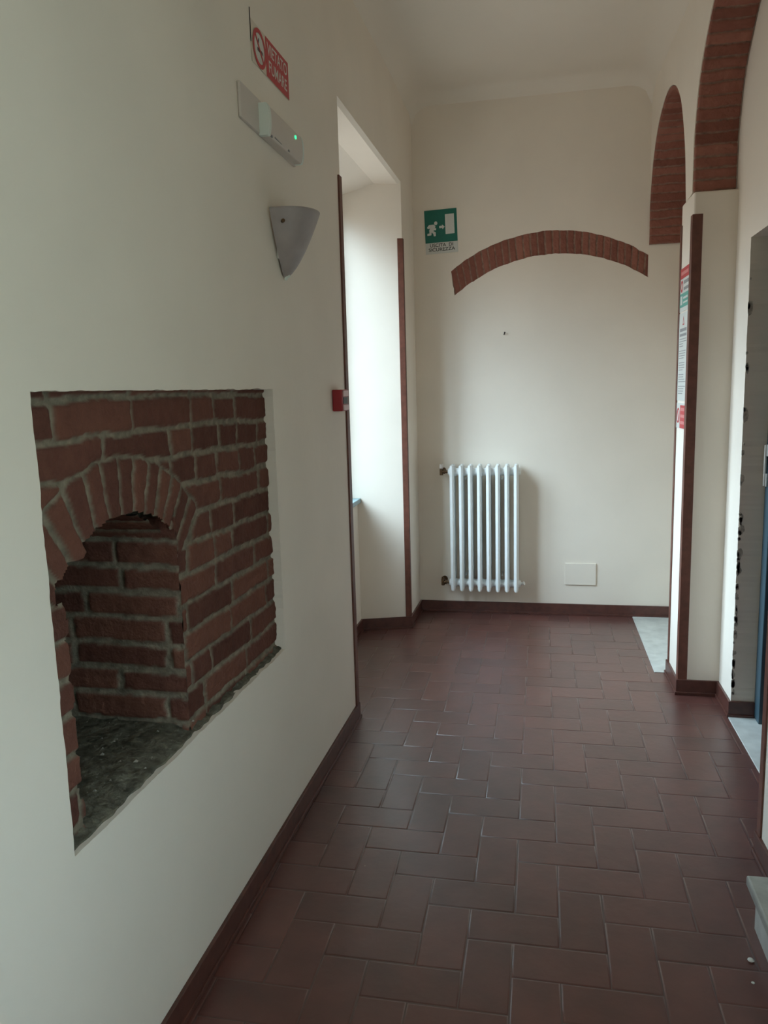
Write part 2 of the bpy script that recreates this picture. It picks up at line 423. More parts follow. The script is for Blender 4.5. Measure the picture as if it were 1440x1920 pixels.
# ------------------------------------------------------------------ left wall
NY0, NY1, NZ0, NZ1 = 1.232, 2.462, 0.672, 1.566
def wall_left():
    outer = [(-2.6, -0.05), (3.42, -0.05), (3.42, 3.6), (-2.6, 3.6)]
    hole = jitter_loop([(NY0, NZ0), (NY0, NZ1), (NY1, NZ1), (NY1, NZ0)], 0.012, 0.0035, 4)
    lo = [tuple(p) for p in outer]
    # rounded plaster lip: hole ring slightly larger at the face
    cy, cz = (NY0 + NY1) / 2, (NZ0 + NZ1) / 2
    hole_in = hole
    v, f = polyface([lo, hole_in], lambda y, z: (XL(y), y, z), lambda y, z: (XL(y) - (0.05 if (NY0 - .05 < y < NY1 + .05 and NZ0 - .05 < z < NZ1 + .05) else 0.35), y, z))
    o = mesh_obj('wall_left', v, f, PLASTER, kind='structure')
    bm = bmesh.new(); bm.from_mesh(o.data); bmesh.ops.recalc_face_normals(bm, faces=bm.faces); bm.to_mesh(o.data); bm.free()
    b = MB()
    b.prism([(-.8578, 3.4198), (-1.15, 3.52), (-1.30, 3.565), (-1.30, 2.6), (-1.2, 2.6), (-.905, 3.40)], -0.05, 3.6)       # splayed near reveal
    b.prism([(XL(4.86), 4.86), (-1.15, 4.764), (-1.30, 4.720), (-1.30, 5.6), (XL(5.6), 5.6)], -0.05, 3.6)                  # far jamb and last bit of wall
    b.build('wall_left', PLASTER, kind='structure', bevel=0.006)
    c = MB()
    pr = [(0.0, 2.795), (-0.02, 2.783), (-0.155, 2.786), (-0.30, 2.735), (-0.40, 2.70), (-0.40, 3.6), (0.0, 3.6)]
    n = len(pr); vv = [(XL(3.4199) + d, 3.4199, z) for d, z in pr] + [(XL(4.8602) + d, 4.8602, z) for d, z in pr]
    tri = tessellate_polygon([[Vector((a, b_, 0)) for a, b_ in pr]])
    ff = [tuple(t) for t in tri] + [tuple(i + n for i in reversed(t)) for t in tri] + [(i, (i + 1) % n, (i + 1) % n + n, i + n) for i in range(n)]
    c.add(vv, ff); c.build('wall_left', PLASTER, kind='structure')
    d = MB(); d.prism([(-1.15, 3.4), (-1.15, 4.9), (-1.30, 4.9), (-1.30, 3.4)], -0.05, 0.846)
    d.build('wall_left', PLASTER, kind='structure')
    g = MB(); g.box((-1.34, -2.7, -.05), (-1.295, 3.57, 3.6)); g.build('wall_left', PLASTER, kind='structure')
wall_left()

def brick_niche():
    root = empty('brick_niche', (XL(1.85), 1.85, NZ0))
    tag(root, 'rectangular opening in the cream wall showing old brickwork, a small arch and a deep hole', 'niche')
    XB = lambda y: XL(y) - 0.036
    cy, cz, Ri, Ro = 1.550, 0.930, 0.362, 0.492
    base = coursed(0.0775, 0.295, 0.013, seed=2.0)
    fan = voussoir(0.0585, 0.012, seed=5.0)
    def bf(y, z):
        r = math.hypot(y - cy, z - cz); a = math.atan2(y - cy, z - cz)
        wob = 0.006 * noise.noise(Vector((y * 20, z * 20, 1)))
        if Ri - .02 < r + wob < Ro and abs(a) < 0.86:
            d, q = fan(a * (Ri + Ro) / 2 * (1 + .12 * a), r)
            return min(d, Ro - r - wob - 0.004, (0.86 - abs(a)) * 0.42), q
        d, q = base(y, z)
        if abs(a) < 0.90 and Ri < r < Ro + 0.02: d = min(d, (r + wob - Ro) - 0.003)
        return d, q
    def inhole(y, z):
        w = 0.010 * noise.noise(Vector((z * 16, 4.0, 1))) + 0.004 * noise.noise(Vector((z * 60, 8.0, 1)))
        top = cz + math.sqrt(max(0, (Ri + 0.004 * noise.noise(Vector((y * 30, 1, 1)))) ** 2 - (y - cy) ** 2))
        lo = 1.318 + w - (0.03 if z > 1.16 and z < 1.2 else 0)
        return lo < y < 1.783 and z < top and not (y < 1.40 and z > 1.228)
    brick_surface('brick_face', NY0 - .012, NY1 + .012, 0.655, NZ1 + .012, 0.0052, lambda y, z, h: (XB(y) + h, y, z), bf, BRICK, root,
                  relief=0.007, keep=lambda y, z: not inhole(y, z), flip=False)
    # lining of the hole: far side, near side, back, vault
    cs = coursed(0.0700, 0.270, 0.015, seed=9.0)
    XI = XB(1.79) - 0.0
    h1 = brick_surface('hole_lining', 0.0, 0.372, 0.66, 1.33, 0.006, lambda u, z, h: (XI + 0.008 - u, 1.789 - h, z), cs, BRICK, root, relief=0.006, flip=True)
    h2 = brick_surface('hole_lining', 0.02, 0.372, 0.66, 1.30, 0.010, lambda u, z, h: (XI - u, 1.300 + h, z), coursed(0.07, 0.27, 0.015, seed=14), BRICK, root, relief=0.006)
    h3 = brick_surface('hole_lining', 1.28, 1.82, 0.66, 1.34, 0.010, lambda y, z, h: (XI - 0.365 + h, y, z), coursed(0.07, 0.27, 0.015, seed=19), BRICK, root, relief=0.006)
    A = 0.80
    h4 = brick_surface('hole_vault', -A * Ri, A * Ri, 0.03, 0.372, 0.008, lambda s, u, h: (XI - u, cy + (Ri + .002 - h) * math.sin(s / Ri), cz + (Ri + .002 - h) * math.cos(s / Ri)), voussoir(0.0585, 0.012, seed=5), BRICK, root, relief=0.006)
    # rough concrete ledge
    V = []; nx, ny = 70, 150
    for a in range(nx):
        for b in range(ny):
            y = NY0 - .01 + (NY1 - NY0 + .02) * b / (ny - 1); xf = XL(y) - 0.004 + 0.010 * noise.noise(Vector((y * 25, 0, 4))) - 0.008
            x = xf + (-1.275 - xf) * (a / (nx - 1)) ** 1.3
            t = (xf - x)
            z = 0.676 + min(0.018, t * 0.25) + 0.006 * noise.noise(Vector((x * 22, y * 22, 0))) + 0.004 * noise.noise(Vector((x * 70, y * 70, 0)))
            if a == 0: z = 0.655
            V.append((x, y, z))
    Fc = [(a * ny + b, a * ny + b + 1, (a + 1) * ny + b + 1, (a + 1) * ny + b) for a in range(nx - 1) for b in range(ny - 1)]
    mesh_obj('ledge', V, Fc, CONCRETE, root, smooth=True)
    # crumbs of plaster lying on the ledge: uncountable
    r = random.Random(5); c = MB()
    for _ in range(55):
        x = r.uniform(-1.24, -0.94); y = r.uniform(1.36, 1.77); s = r.choice([.0015, .002, .0025, .0035, .005]) * r.uniform(.6, 1.2)
        if _ > 42: x, y = -0.90 + r.uniform(-.02, .0), r.uniform(1.3, 2.3); s *= .6
        z = 0.694
        p = [(x + r.uniform(-s, s), y + r.uniform(-s, s), z + r.uniform(0, s)) for _ in range(5)]
        c.add([(x - s, y - s * .7, z), (x + s, y - s * .5, z), (x + s * .6, y + s, z), (x - s * .8, y + s * .6, z), (x + s * .1, y, z + s * 1.1)], [(0, 1, 4), (1, 2, 4), (2, 3, 4), (3, 0, 4), (3, 2, 1, 0)])
    o = c.build('plaster_crumbs', DEBRIS, root); o['kind'] = 'stuff'
    adopt(root)
brick_niche()

# ------------------------------------------------------------------ end wall with relieving arch
def end_wall():
    oc, orr = (0.055, 1.470), 1.062
    ic, ir = (0.0800, 1.362), 1.026
    def ang(c, p): return math.atan2(p[0] - c[0], p[1] - c[1])
    a0, a1 = ang(oc, (-0.589, 2.318)), ang(oc, (0.661, 2.352)); b0, b1 = ang(ic, (-0.566, 2.160)), ang(ic, (0.671, 2.222))
    out = [(oc[0] + orr * math.sin(a0 + (a1 - a0) * k / 30), oc[1] + orr * math.cos(a0 + (a1 - a0) * k / 30)) for k in range(31)]
    inn = [(ic[0] + ir * math.sin(b1 + (b0 - b1) * k / 30), ic[1] + ir * math.cos(b1 + (b0 - b1) * k / 30)) for k in range(31)]
    hole = jitter_loop(out + inn, 0.02, 0.005, 7)
    outer = [(-1.3, -0.05), (1.12, -0.05), (1.12, 3.6), (-1.3, 3.6)]
    v, f = polyface([outer, hole], lambda x, z: (x, YF, z), lambda x, z: (x, YF + (0.02 if (abs(x) < .75 and 2.1 < z < 2.6) else .2), z))
    o = mesh_obj('wall_far', v, f, PLASTER, kind='structure')
    bm = bmesh.new(); bm.from_mesh(o.data); bmesh.ops.recalc_face_normals(bm, faces=bm.faces); bm.to_mesh(o.data); bm.free()
    L = 1.36
    vf = voussoir(0.0475, 0.006, seed=41, wob=0.004)
    def pos(u, v, h):
        t = u / L
        A = a0 + (a1 - a0) * t; B = b0 + (b1 - b0) * t
        po = (oc[0] + (orr + .012) * math.sin(A), oc[1] + (orr + .012) * math.cos(A)); pi = (ic[0] + (ir - .012) * math.sin(B), ic[1] + (ir - .012) * math.cos(B))
        return (pi[0] + (po[0] - pi[0]) * v / .16, YF + 0.012 - h, pi[1] + (po[1] - pi[1]) * v / .16)
    a = brick_surface('brick_arch', -0.015, L + .015, 0, 0.16, 0.0045, pos, vf, BRICK_ARCH, relief=0.006, flip=True)
    tag(a, 'shallow brick arch set flush in the end wall above the white radiator', 'arch', None)
    b = MB(); b.box((-1.3, YF + .06, -.05), (1.12, YF + .2, 3.6)); b.build('wall_far', PLASTER, kind='structure')
end_wall()

# ------------------------------------------------------------------ right wall with blind arches
def spl(pts, n=6):
    P = [Vector(p) for p in pts]; out = []
    for i in range(len(P) - 1):
        p0, p1, p2, p3 = P[max(i - 1, 0)], P[i], P[i + 1], P[min(i + 2, len(P) - 1)]
        for k in range(n):
            t = k / n
            q = 0.5 * ((2 * p1) + (-p0 + p2) * t + (2 * p0 - 5 * p1 + 4 * p2 - p3) * t * t + (-p0 + 3 * p1 - 3 * p2 + p3) * t ** 3)
            out.append((q.x, q.y))
    out.append(tuple(P[-1])); return out
_h = [(3.976, 2.415), (3.976, 2.55), (3.968, 2.68), (3.90, 2.875), (3.77, 3.02), (3.63, 3.115), (3.45, 3.175), (3.26, 3.195)]
ARCH_BIG = spl(_h + [(6.52 - y, z) for y, z in reversed(_h[:-1])])
ARCH_SMALL = spl([(5.276, 2.405), (5.276, 2.55), (5.262, 2.68), (5.19, 2.86), (5.06, 3.005), (4.88, 3.09), (4.69, 3.115), (4.50, 3.065), (4.36, 2.97), (4.275, 2.86), (4.18, 2.66), (4.125, 2.43), (4.12, 2.405)])
ARCH_NEAR = spl([(2.17 - (3.976 - y) * .86, z) for y, z in _h] + [(2.17 - (3.976 - (6.52 - y)) * .86, z) for y, z in reversed(_h[:-1])])
def wall_right():
    near = ARCH_NEAR[::-1]; big = ARCH_BIG[::-1]; small = ARCH_SMALL[::-1]
    outer = [(-2.6, -.05), (near[0][0], -.05)] + near + [(near[-1][0], -.05), (2.545, -.05)] + big + small + [(5.276, 2.405), (5.276, -.05), (5.45, -.05), (5.45, 3.6), (-2.6, 3.6)]
    # drop exact repeats
    oo = [outer[0]]
    for p in outer[1:]:
        if (Vector(p) - Vector(oo[-1])).length > 1e-4: oo.append(p)
    win = [(-0.05, 1.05), (-0.05, 2.00), (0.85, 2.00), (0.85, 1.05)]
    v, f = polyface([oo, win], lambda y, z: (XR(y), y, z), lambda y, z: (BK + .001, y, z))
    o = mesh_obj('wall_right', v, f, PLASTER, kind='structure')
    bm = bmesh.new(); bm.from_mesh(o.data); bmesh.ops.recalc_face_normals(bm, faces=bm.faces); bm.to_mesh(o.data); bm.free()
    # pier between the two arches, a little wider than the wall it carries
    b = MB(); b.prism([(XR(3.925), 3.925), (XR(4.205), 4.205), (BK + .01, 4.205), (BK + .01, 3.925)], -0.05, 2.409)
    b.build('wall_right', PLASTER, kind='structure', bevel=0.008)
    # back plane with the door opening
    lo = [(-2.6, -.05), (2.74, -.05), (2.74, 2.152), (3.672, 2.152), (3.672, -.05), (5.45, -.05), (5.45, 3.6), (-2.6, 3.6)]
    lo2 = []
    for i, p in enumerate(lo):
        q = lo[(i + 1) % len(lo)]
        if (p in ((3.672, 2.152),)):
            seg = jitter_loop([p, q], 0.012, 0.004, 3)[:int((Vector(p) - Vector(q)).length / 0.012)]
            lo2 += [s for s in seg if s[1] > 0.01]
        else: lo2.append(p)
    win = [(-0.05, 1.05), (-0.05, 2.00), (0.85, 2.00), (0.85, 1.05)]
    v, f = polyface([lo2, win], lambda y, z: (BK, y, z), lambda y, z: (BK + .20, y, z))
    o = mesh_obj('wall_right', v, f, PLASTER, kind='structure')
    bm = bmesh.new(); bm.from_mesh(o.data); bmesh.ops.recalc_face_normals(bm, faces=bm.faces); bm.to_mesh(o.data); bm.free()
    # closure behind the door opening
    c = MB(); c.box((BK + .2, -2.6, -.05), (BK + .25, -0.07, 3.6)); c.box((BK + .2, .87, -.05), (BK + .25, 5.45, 3.6))
    c.box((BK + .2, -.07, -.05), (BK + .25, .87, 1.03)); c.box((BK + .2, -.07, 2.02), (BK + .25, .87, 3.6))
    c.build('wall_right', PLASTER, kind='structure')
    # chipped plaster along the edge of the door opening
    r = random.Random(11); ch = MB()
    def blob(y, z, x, w, hh, seed):
        n = 14; pts = []
        for k in range(n):
            t = 2 * math.pi * k / n; rr = 1 + .35 * noise.noise(Vector((math.cos(t) * 2, math.sin(t) * 2, seed)))
            pts.append((x + w * rr * math.cos(t), z + hh * rr * math.sin(t)))
        ch.prism([(max(BK - .0012, a), b_) for a, b_ in pts], y - .0025, y + .002, axis=1)
    for k in range(70):
        z = r.uniform(.09, .95) ** 1.0 if k < 58 else r.uniform(.95, 2.0)
        blob(3.672, z, BK + r.uniform(0, .010), r.uniform(.003, .009), r.uniform(.005, .018), k)
    for (z, x, w, hh) in ((1.86, .006, .012, .03), (1.40, .008, .012, .03), (1.12, .004, .012, .02), (.89, .012, .014, .02), (.78, .01, .012, .03), (.70, .012, .010, .014), (.62, .006, .008, .010)):
        blob(3.672, z, BK + x, w, hh, z * 7)
    ch.build('wall_right', CHIP, kind='structure')
wall_right()

# arches use a coarser step across their depth
def brick_surface_aniso(name, u0, u1, su, nv, posf, bf, m, relief):
    nu = int((u1 - u0) / su) + 1; V = []; Cc = []
    for a in range(nu):
        u = u0 + (u1 - u0) * a / (nu - 1)
        for b in range(nv):
            v = b / (nv - 1); d, r = bf(u, v * .2)
            mask = min(1.0, max(0.0, (d + 0.001) / 0.003)); rise = min(1.0, max(0.0, d / 0.006)); rise = math.sqrt(max(0, 1 - (1 - rise) ** 2))
            h = relief * rise * (.6 + .6 * r) + .003 * noise.noise(Vector((u * 60, v * 12, 2.2))) + .002 * noise.noise(Vector((u * 20, v * 4, 7.2)))
            if b in (0, nv - 1): h = -0.012
            V.append(posf(u, v, h)); Cc.append((mask, r))
    Fc = [(a * nv + b, (a + 1) * nv + b, (a + 1) * nv + b + 1, a * nv + b + 1) for a in range(nu - 1) for b in range(nv - 1)]
    o = mesh_obj(name, V, Fc, m, smooth=True)
    at = o.data.color_attributes.new('brick', 'FLOAT_COLOR', 'POINT')
    at.data.foreach_set('color', [c for p in Cc for c in (p[0], p[1], 0.0, 1.0)])
    return o
def arch_band(pts, label, seed, lift=0.006):
    P = [Vector(p) for p in pts if True]; Q = [P[0]]
    for p in P[1:]:
        if (p - Q[-1]).length > 1e-4: Q.append(p)
    P = Q; S = [0.0]
    for i in range(1, len(P)): S.append(S[-1] + (P[i] - P[i - 1]).length)
    mid = Vector((sum(p.x for p in P) / len(P), 2.45))
    def pos(s, v, h):
        s = min(max(s, 0), S[-1] - 1e-6); i = 0
        while i < len(S) - 2 and S[i + 1] <= s: i += 1
        t = (s - S[i]) / (S[i + 1] - S[i]); p = P[i].lerp(P[i + 1], t)
        d = (P[min(i + 2, len(P) - 1)] - P[max(i - 1, 0)]).normalized(); n = Vector((-d.y, d.x))
        if (mid - p).dot(n) < 0: n = -n
        q = p + n * (lift + h); return (XR(q.x) + 0.002 + (BK - .001 - XR(q.x) - 0.002) * v, q.x, q.y)
    o = brick_surface_aniso('brick_arch', 0.0, S[-1], 0.0045, 36, pos, voussoir(0.051, 0.007, seed=seed, wob=0.006), BRICK_ARCH, 0.007)
    return tag(o, label, 'arch')
arch_band(ARCH_BIG, 'tall brick arch running out of the top of the frame over the blue-framed doorway', 51)
arch_band(ARCH_SMALL, 'narrow brick arch seen nearly edge-on between the end wall and the right-hand pier', 57, 0.016)

# ------------------------------------------------------------------ ceiling (coved) and rear wall
def ceiling():
    V = []; nx, ny = 60, 90
    x0, x1, y0, y1 = -1.0, 0.95, -2.7, 5.5
    for a in range(nx):
        # denser towards the sides
        t = 0.5 - 0.5 * math.cos(math.pi * a / (nx - 1)); x = x0 + (x1 - x0) * t
        for b in range(ny):
            s = b / (ny - 1); y = y0 + (y1 - y0) * (1 - (1 - s) ** 1.6)
            z = CEILZ + 0.015
            dl = x - XL(y); dr = XR(y) - x; df = YF - y
            for d, r in ((dl, .13), (dr, .13), (df, .10)):
                if d < r:
                    q = (r - max(0, d)) / r; z -= r * (1 - math.sqrt(max(0, 1 - q * q))) * 0.97
            V.append((x, y, z))
    Fc = [(a * ny + b, a * ny + b + 1, (a + 1) * ny + b + 1, (a + 1) * ny + b) for a in range(nx - 1) for b in range(ny - 1)]
    mesh_obj('ceiling', V, Fc, CEIL, kind='structure', smooth=True)
    b = MB(); b.box((-1.34, -2.75, 3.59), (1.14, 5.55, 3.68)); b.build('ceiling', CEIL, kind='structure')
    c = MB(); y0, y1 = -2.7, -2.55
    c.box((-1.34, y0, -.05), (-.60, y1, 3.6)); c.box((.44, y0, -.05), (1.14, y1, 3.6)); c.box((-.60, y0, 2.42), (.44, y1, 3.6)); c.box((-.60, y0, -.05), (.44, y1, 1.08))
    c.build('wall_back', PLASTER, kind='structure')
ceiling()

# ------------------------------------------------------------------ windows, door
def window(name, x, y0, y1, z0, z1, nrm, mull=True):
    root = bpy.data.objects.new(name, None); COL.objects.link(root); root.location = (x, (y0 + y1) / 2, z0); root['kind'] = 'structure'
    b = MB(); t = .055; dx = .03
    b.box((x - dx, y0, z0), (x + dx, y0 + t, z1)); b.box((x - dx, y1 - t, z0), (x + dx, y1, z1))
    b.box((x - dx, y0 + t, z0), (x + dx, y1 - t, z0 + t)); b.box((x - dx, y0 + t, z1 - t), (x + dx, y1 - t, z1))
    m = (y0 + y1) / 2
    b.box((x - dx, m - .03, z0 + t), (x + dx, m + .03, z1 - t))
    b.build('window_frame', WINFRAME, root)
    g = MB(); g.box((x - .003, y0 + t, z0 + t), (x + .003, m - .03, z1 - t)); g.build('window_pane', GLASS, root)
    g = MB(); g.box((x - .003, m + .03, z0 + t), (x + .003, y1 - t, z1 - t)); g.build('window_pane', GLASS, root)
    adopt(root)
window('window_1', -1.255, 3.555, 4.735, 0.876, 2.70, 1)
window('window_2', 1.03, -0.05, 0.85, 1.05, 2.00, -1)
def added_rear_window():  # unseen window, added to go with the rear fill light
    root = bpy.data.objects.new('added_window_3', None); COL.objects.link(root); root.location = (-.08, -2.62, 1.08); root['kind'] = 'structure'
    b = MB(); b.box((-.60, -2.65, 1.08), (-.545, -2.59, 2.42)); b.box((.385, -2.65, 1.08), (.44, -2.59, 2.42)); b.box((-.545, -2.65, 1.08), (.385, -2.59, 1.135)); b.box((-.545, -2.65, 2.365), (.385, -2.59, 2.42))
    b.build('window_frame', WINFRAME, root)
    g = MB(); g.box((-.545, -2.623, 1.135), (.385, -2.617, 2.365)); g.build('window_pane', GLASS, root)
    adopt(root)
added_rear_window()
# stone sill in the recess
b = MB(); b.box((-1.25, 3.515, 0.846), (-1.128, 4.7705, 0.876)); o = b.build('trim_1', SILL, kind='structure', bevel=.004)

def door():
    root = bpy.data.objects.new('door_1', None); COL.objects.link(root); root.location = (0.98, 3.2, 0); root['kind'] = 'structure'
    b = MB(); b.box((.974, 3.590, .004), (1.06, 3.6715, 2.151)); b.box((.974, 2.7405, .004), (1.06, 2.82, 2.151)); b.box((.974, 2.82, 2.07), (1.06, 3.59, 2.151))
    b.build('door_frame', FRAME_BLUE, root, bevel=.003)
    b = MB(); b.box((.992, 2.823, .010), (1.035, 3.587, 2.067)); b.build('door_leaf', LEAF_DARK, root, bevel=.003)
    h = MB(); h.box((.966, 3.622, 1.222), (.975, 3.668, 1.272)); h.box((.966, 3.628, 1.088), (.975, 3.668, 1.146))
    h.build('hinge_plate', STEEL, root, bevel=.002)
    h = MB(); h.tube([(.966, 3.65, 1.09), (.966, 3.65, 1.27)], .007); h.build('hinge_pin', STEEL, root)
    h = MB(); h.tube([(.992, 2.90, 1.02), (.955, 2.90, 1.02), (.948, 2.92, 1.02), (.948, 3.01, 1.02)], .009); h.build('door_handle', STEEL, root, smooth=True)
    adopt(root)
door()

# ------------------------------------------------------------------ baseboards
def baseboard(name, path, side, h=0.078, t=0.012):
    """path: floor polyline along the wall face; side = +1/-1 picks where the room is"""
    b = MB(); P = [Vector(p) for p in path]
    for lo, hi, th in ((0.0, h, t), (0.0, 0.016, t + .006)):
        off = []
        for i, p in enumerate(P):
            d0 = (P[i] - P[i - 1]).normalized() if i else None; d1 = (P[i + 1] - P[i]).normalized() if i < len(P) - 1 else None
            n0 = Vector((-d0.y, d0.x)) * side if d0 else None; n1 = Vector((-d1.y, d1.x)) * side if d1 else None
            if n0 is None: n = n1 * th
            elif n1 is None: n = n0 * th
            else:
                m_ = (n0 + n1).normalized(); n = m_ * th / max(.3, m_.dot(n0))
            off.append(p + n)
        n = len(P); v = []
        for p, q in zip(P, off):
            v += [(p.x, p.y, lo), (q.x, q.y, lo), (q.x, q.y, hi), (p.x, p.y, hi)]
        f = []
        for i in range(n - 1):
            a, c = i * 4, (i + 1) * 4
            for k in range(4): f.append((a + k, a + (k + 1) % 4, c + (k + 1) % 4, c + k))
        f += [(0, 1, 2, 3), tuple(reversed(range((n - 1) * 4, n * 4)))]
        b.add(v, f)
    return b.build(name, WOOD, kind='structure', bevel=.002)
baseboard('baseboard_left', [(XL(-2.55), -2.55), (XL(3.42) , 3.42), (-1.15, 3.52)], -1)
baseboard('baseboard_left', [(-1.15, 3.52), (-1.15, 4.764), (XL(4.86), 4.86), (XL(YF), YF)], -1)
baseboard('baseboard_far', [(XL(YF) + .01, YF), (BK, YF)], -1)
baseboard('baseboard_right', [(BK, 4.205), (XR(4.205), 4.205), (XR(3.925), 3.925), (BK, 3.925), (BK, 3.672), (.974, 3.672)], -1)
baseboard('baseboard_right', [(BK, 2.74), (BK, 2.545), (XR(2.545), 2.545), (XR(2.19), 2.19)], -1)

# ------------------------------------------------------------------ corner guards (brown wooden angle strips)
def guard(no, cx, cy, da, db, z1, w=0.03, t=0.006):
    """da, db: unit directions of the two wall faces leaving the corner; strip wraps the corner"""
    da, db = Vector(da).normalized(), Vector(db).normalized(); c = Vector((cx, cy))
    out = -(da + db).normalized()
    def offs(d, o_):  # outward normal of face d
        n = Vector((-d.y, d.x)); return n if n.dot(-o_) > 0 else -n
    na, nb = offs(da, db), offs(db, da)
    # outer corner point: c + s*(out) with distance t from both faces
    k = t / max(.2, out.dot(na)); oc = c + out * k
    pts = [c + da * w, c + da * w + na * t, oc, c + db * w + nb * t, c + db * w, c]
    b = MB(); b.prism([(p.x, p.y) for p in pts], 0.0, z1)
    return b.build('trim_%d' % no, GUARD, kind='structure', bevel=.0015)
guard(2, XL(3.42), 3.42, (XL(0) - XL(1), -1), (-.292, .10), 2.467, w=.038, t=.008)
guard(3, XL(4.86), 4.86, (-.3115, -.0935), (.0125, 1), 2.467, w=.030, t=.006)
guard(4, XR(3.925), 3.925, (1, 0), (-.02, 1), 2.310, w=.040, t=.005)
guard(5, XR(4.205), 4.205, (1, 0), (.02, -1), 2.310, w=.028, t=.005)
guard(6, XR(2.545), 2.545, (1, 0), (.02, -1), 2.310, w=.030, t=.006)

# ------------------------------------------------------------------ marble thresholds and step
b = MB(); b.box((0.607, 4.213, -.02), (BK, YF - .013, 0.0045)); o = b.build('marble_slab', MARBLE, bevel=.002)
tag(o, 'pale marble floor slab at the foot of the end wall, beside the right-hand pier', 'slab')
b = MB(); b.box((0.860, 2.752, -.02), (1.03, 3.6595, 0.0045)); o = b.build('marble_threshold', MARBLE, bevel=.002)
tag(o, 'pale marble threshold under the blue-framed door on the right', 'threshold')
root = empty('marble_step', (0.70, 1.6, 0)); tag(root, 'grey marble doorstep with a projecting tread, at the lower right edge', 'step')
b = MB(); b.box((0.582, 0.99, 0.118), (BK, 2.19, 0.150)); b.build('tread', MARBLE_STEP, root, bevel=.006)
b = MB(); b.box((0.604, 1.01, 0.0), (BK, 2.165, 0.118)); b.build('riser', MARBLE, root, bevel=.002)
adopt(root)
def crumb(x, y, s, label):
    bm = bmesh.new(); bmesh.ops.create_icosphere(bm, subdivisions=3, radius=s)
    for v in bm.verts:
        v.co *= 1 + .5 * noise.noise(v.co * 60 + Vector((x * 9, y, 0))); v.co.z *= .5
    zmin = min(v.co.z for v in bm.verts)
    for v in bm.verts: v.co += Vector((x, y, -zmin - .0003))
    me = bpy.data.meshes.new('plaster_crumb'); bm.to_mesh(me); bm.free(); me.materials.append(SIGNWHITE)
    o = bpy.data.objects.new('plaster_crumb', me); COL.objects.link(o); tag(o, label, 'crumb', 'white crumbs on the floor by the step')
crumb(.563, 2.026, .0085, 'larger white plaster crumb on the red floor beside the marble step')
crumb(.547, 1.944, .0045, 'tiny white crumb on the red floor, nearer the camera than the larger crumb')

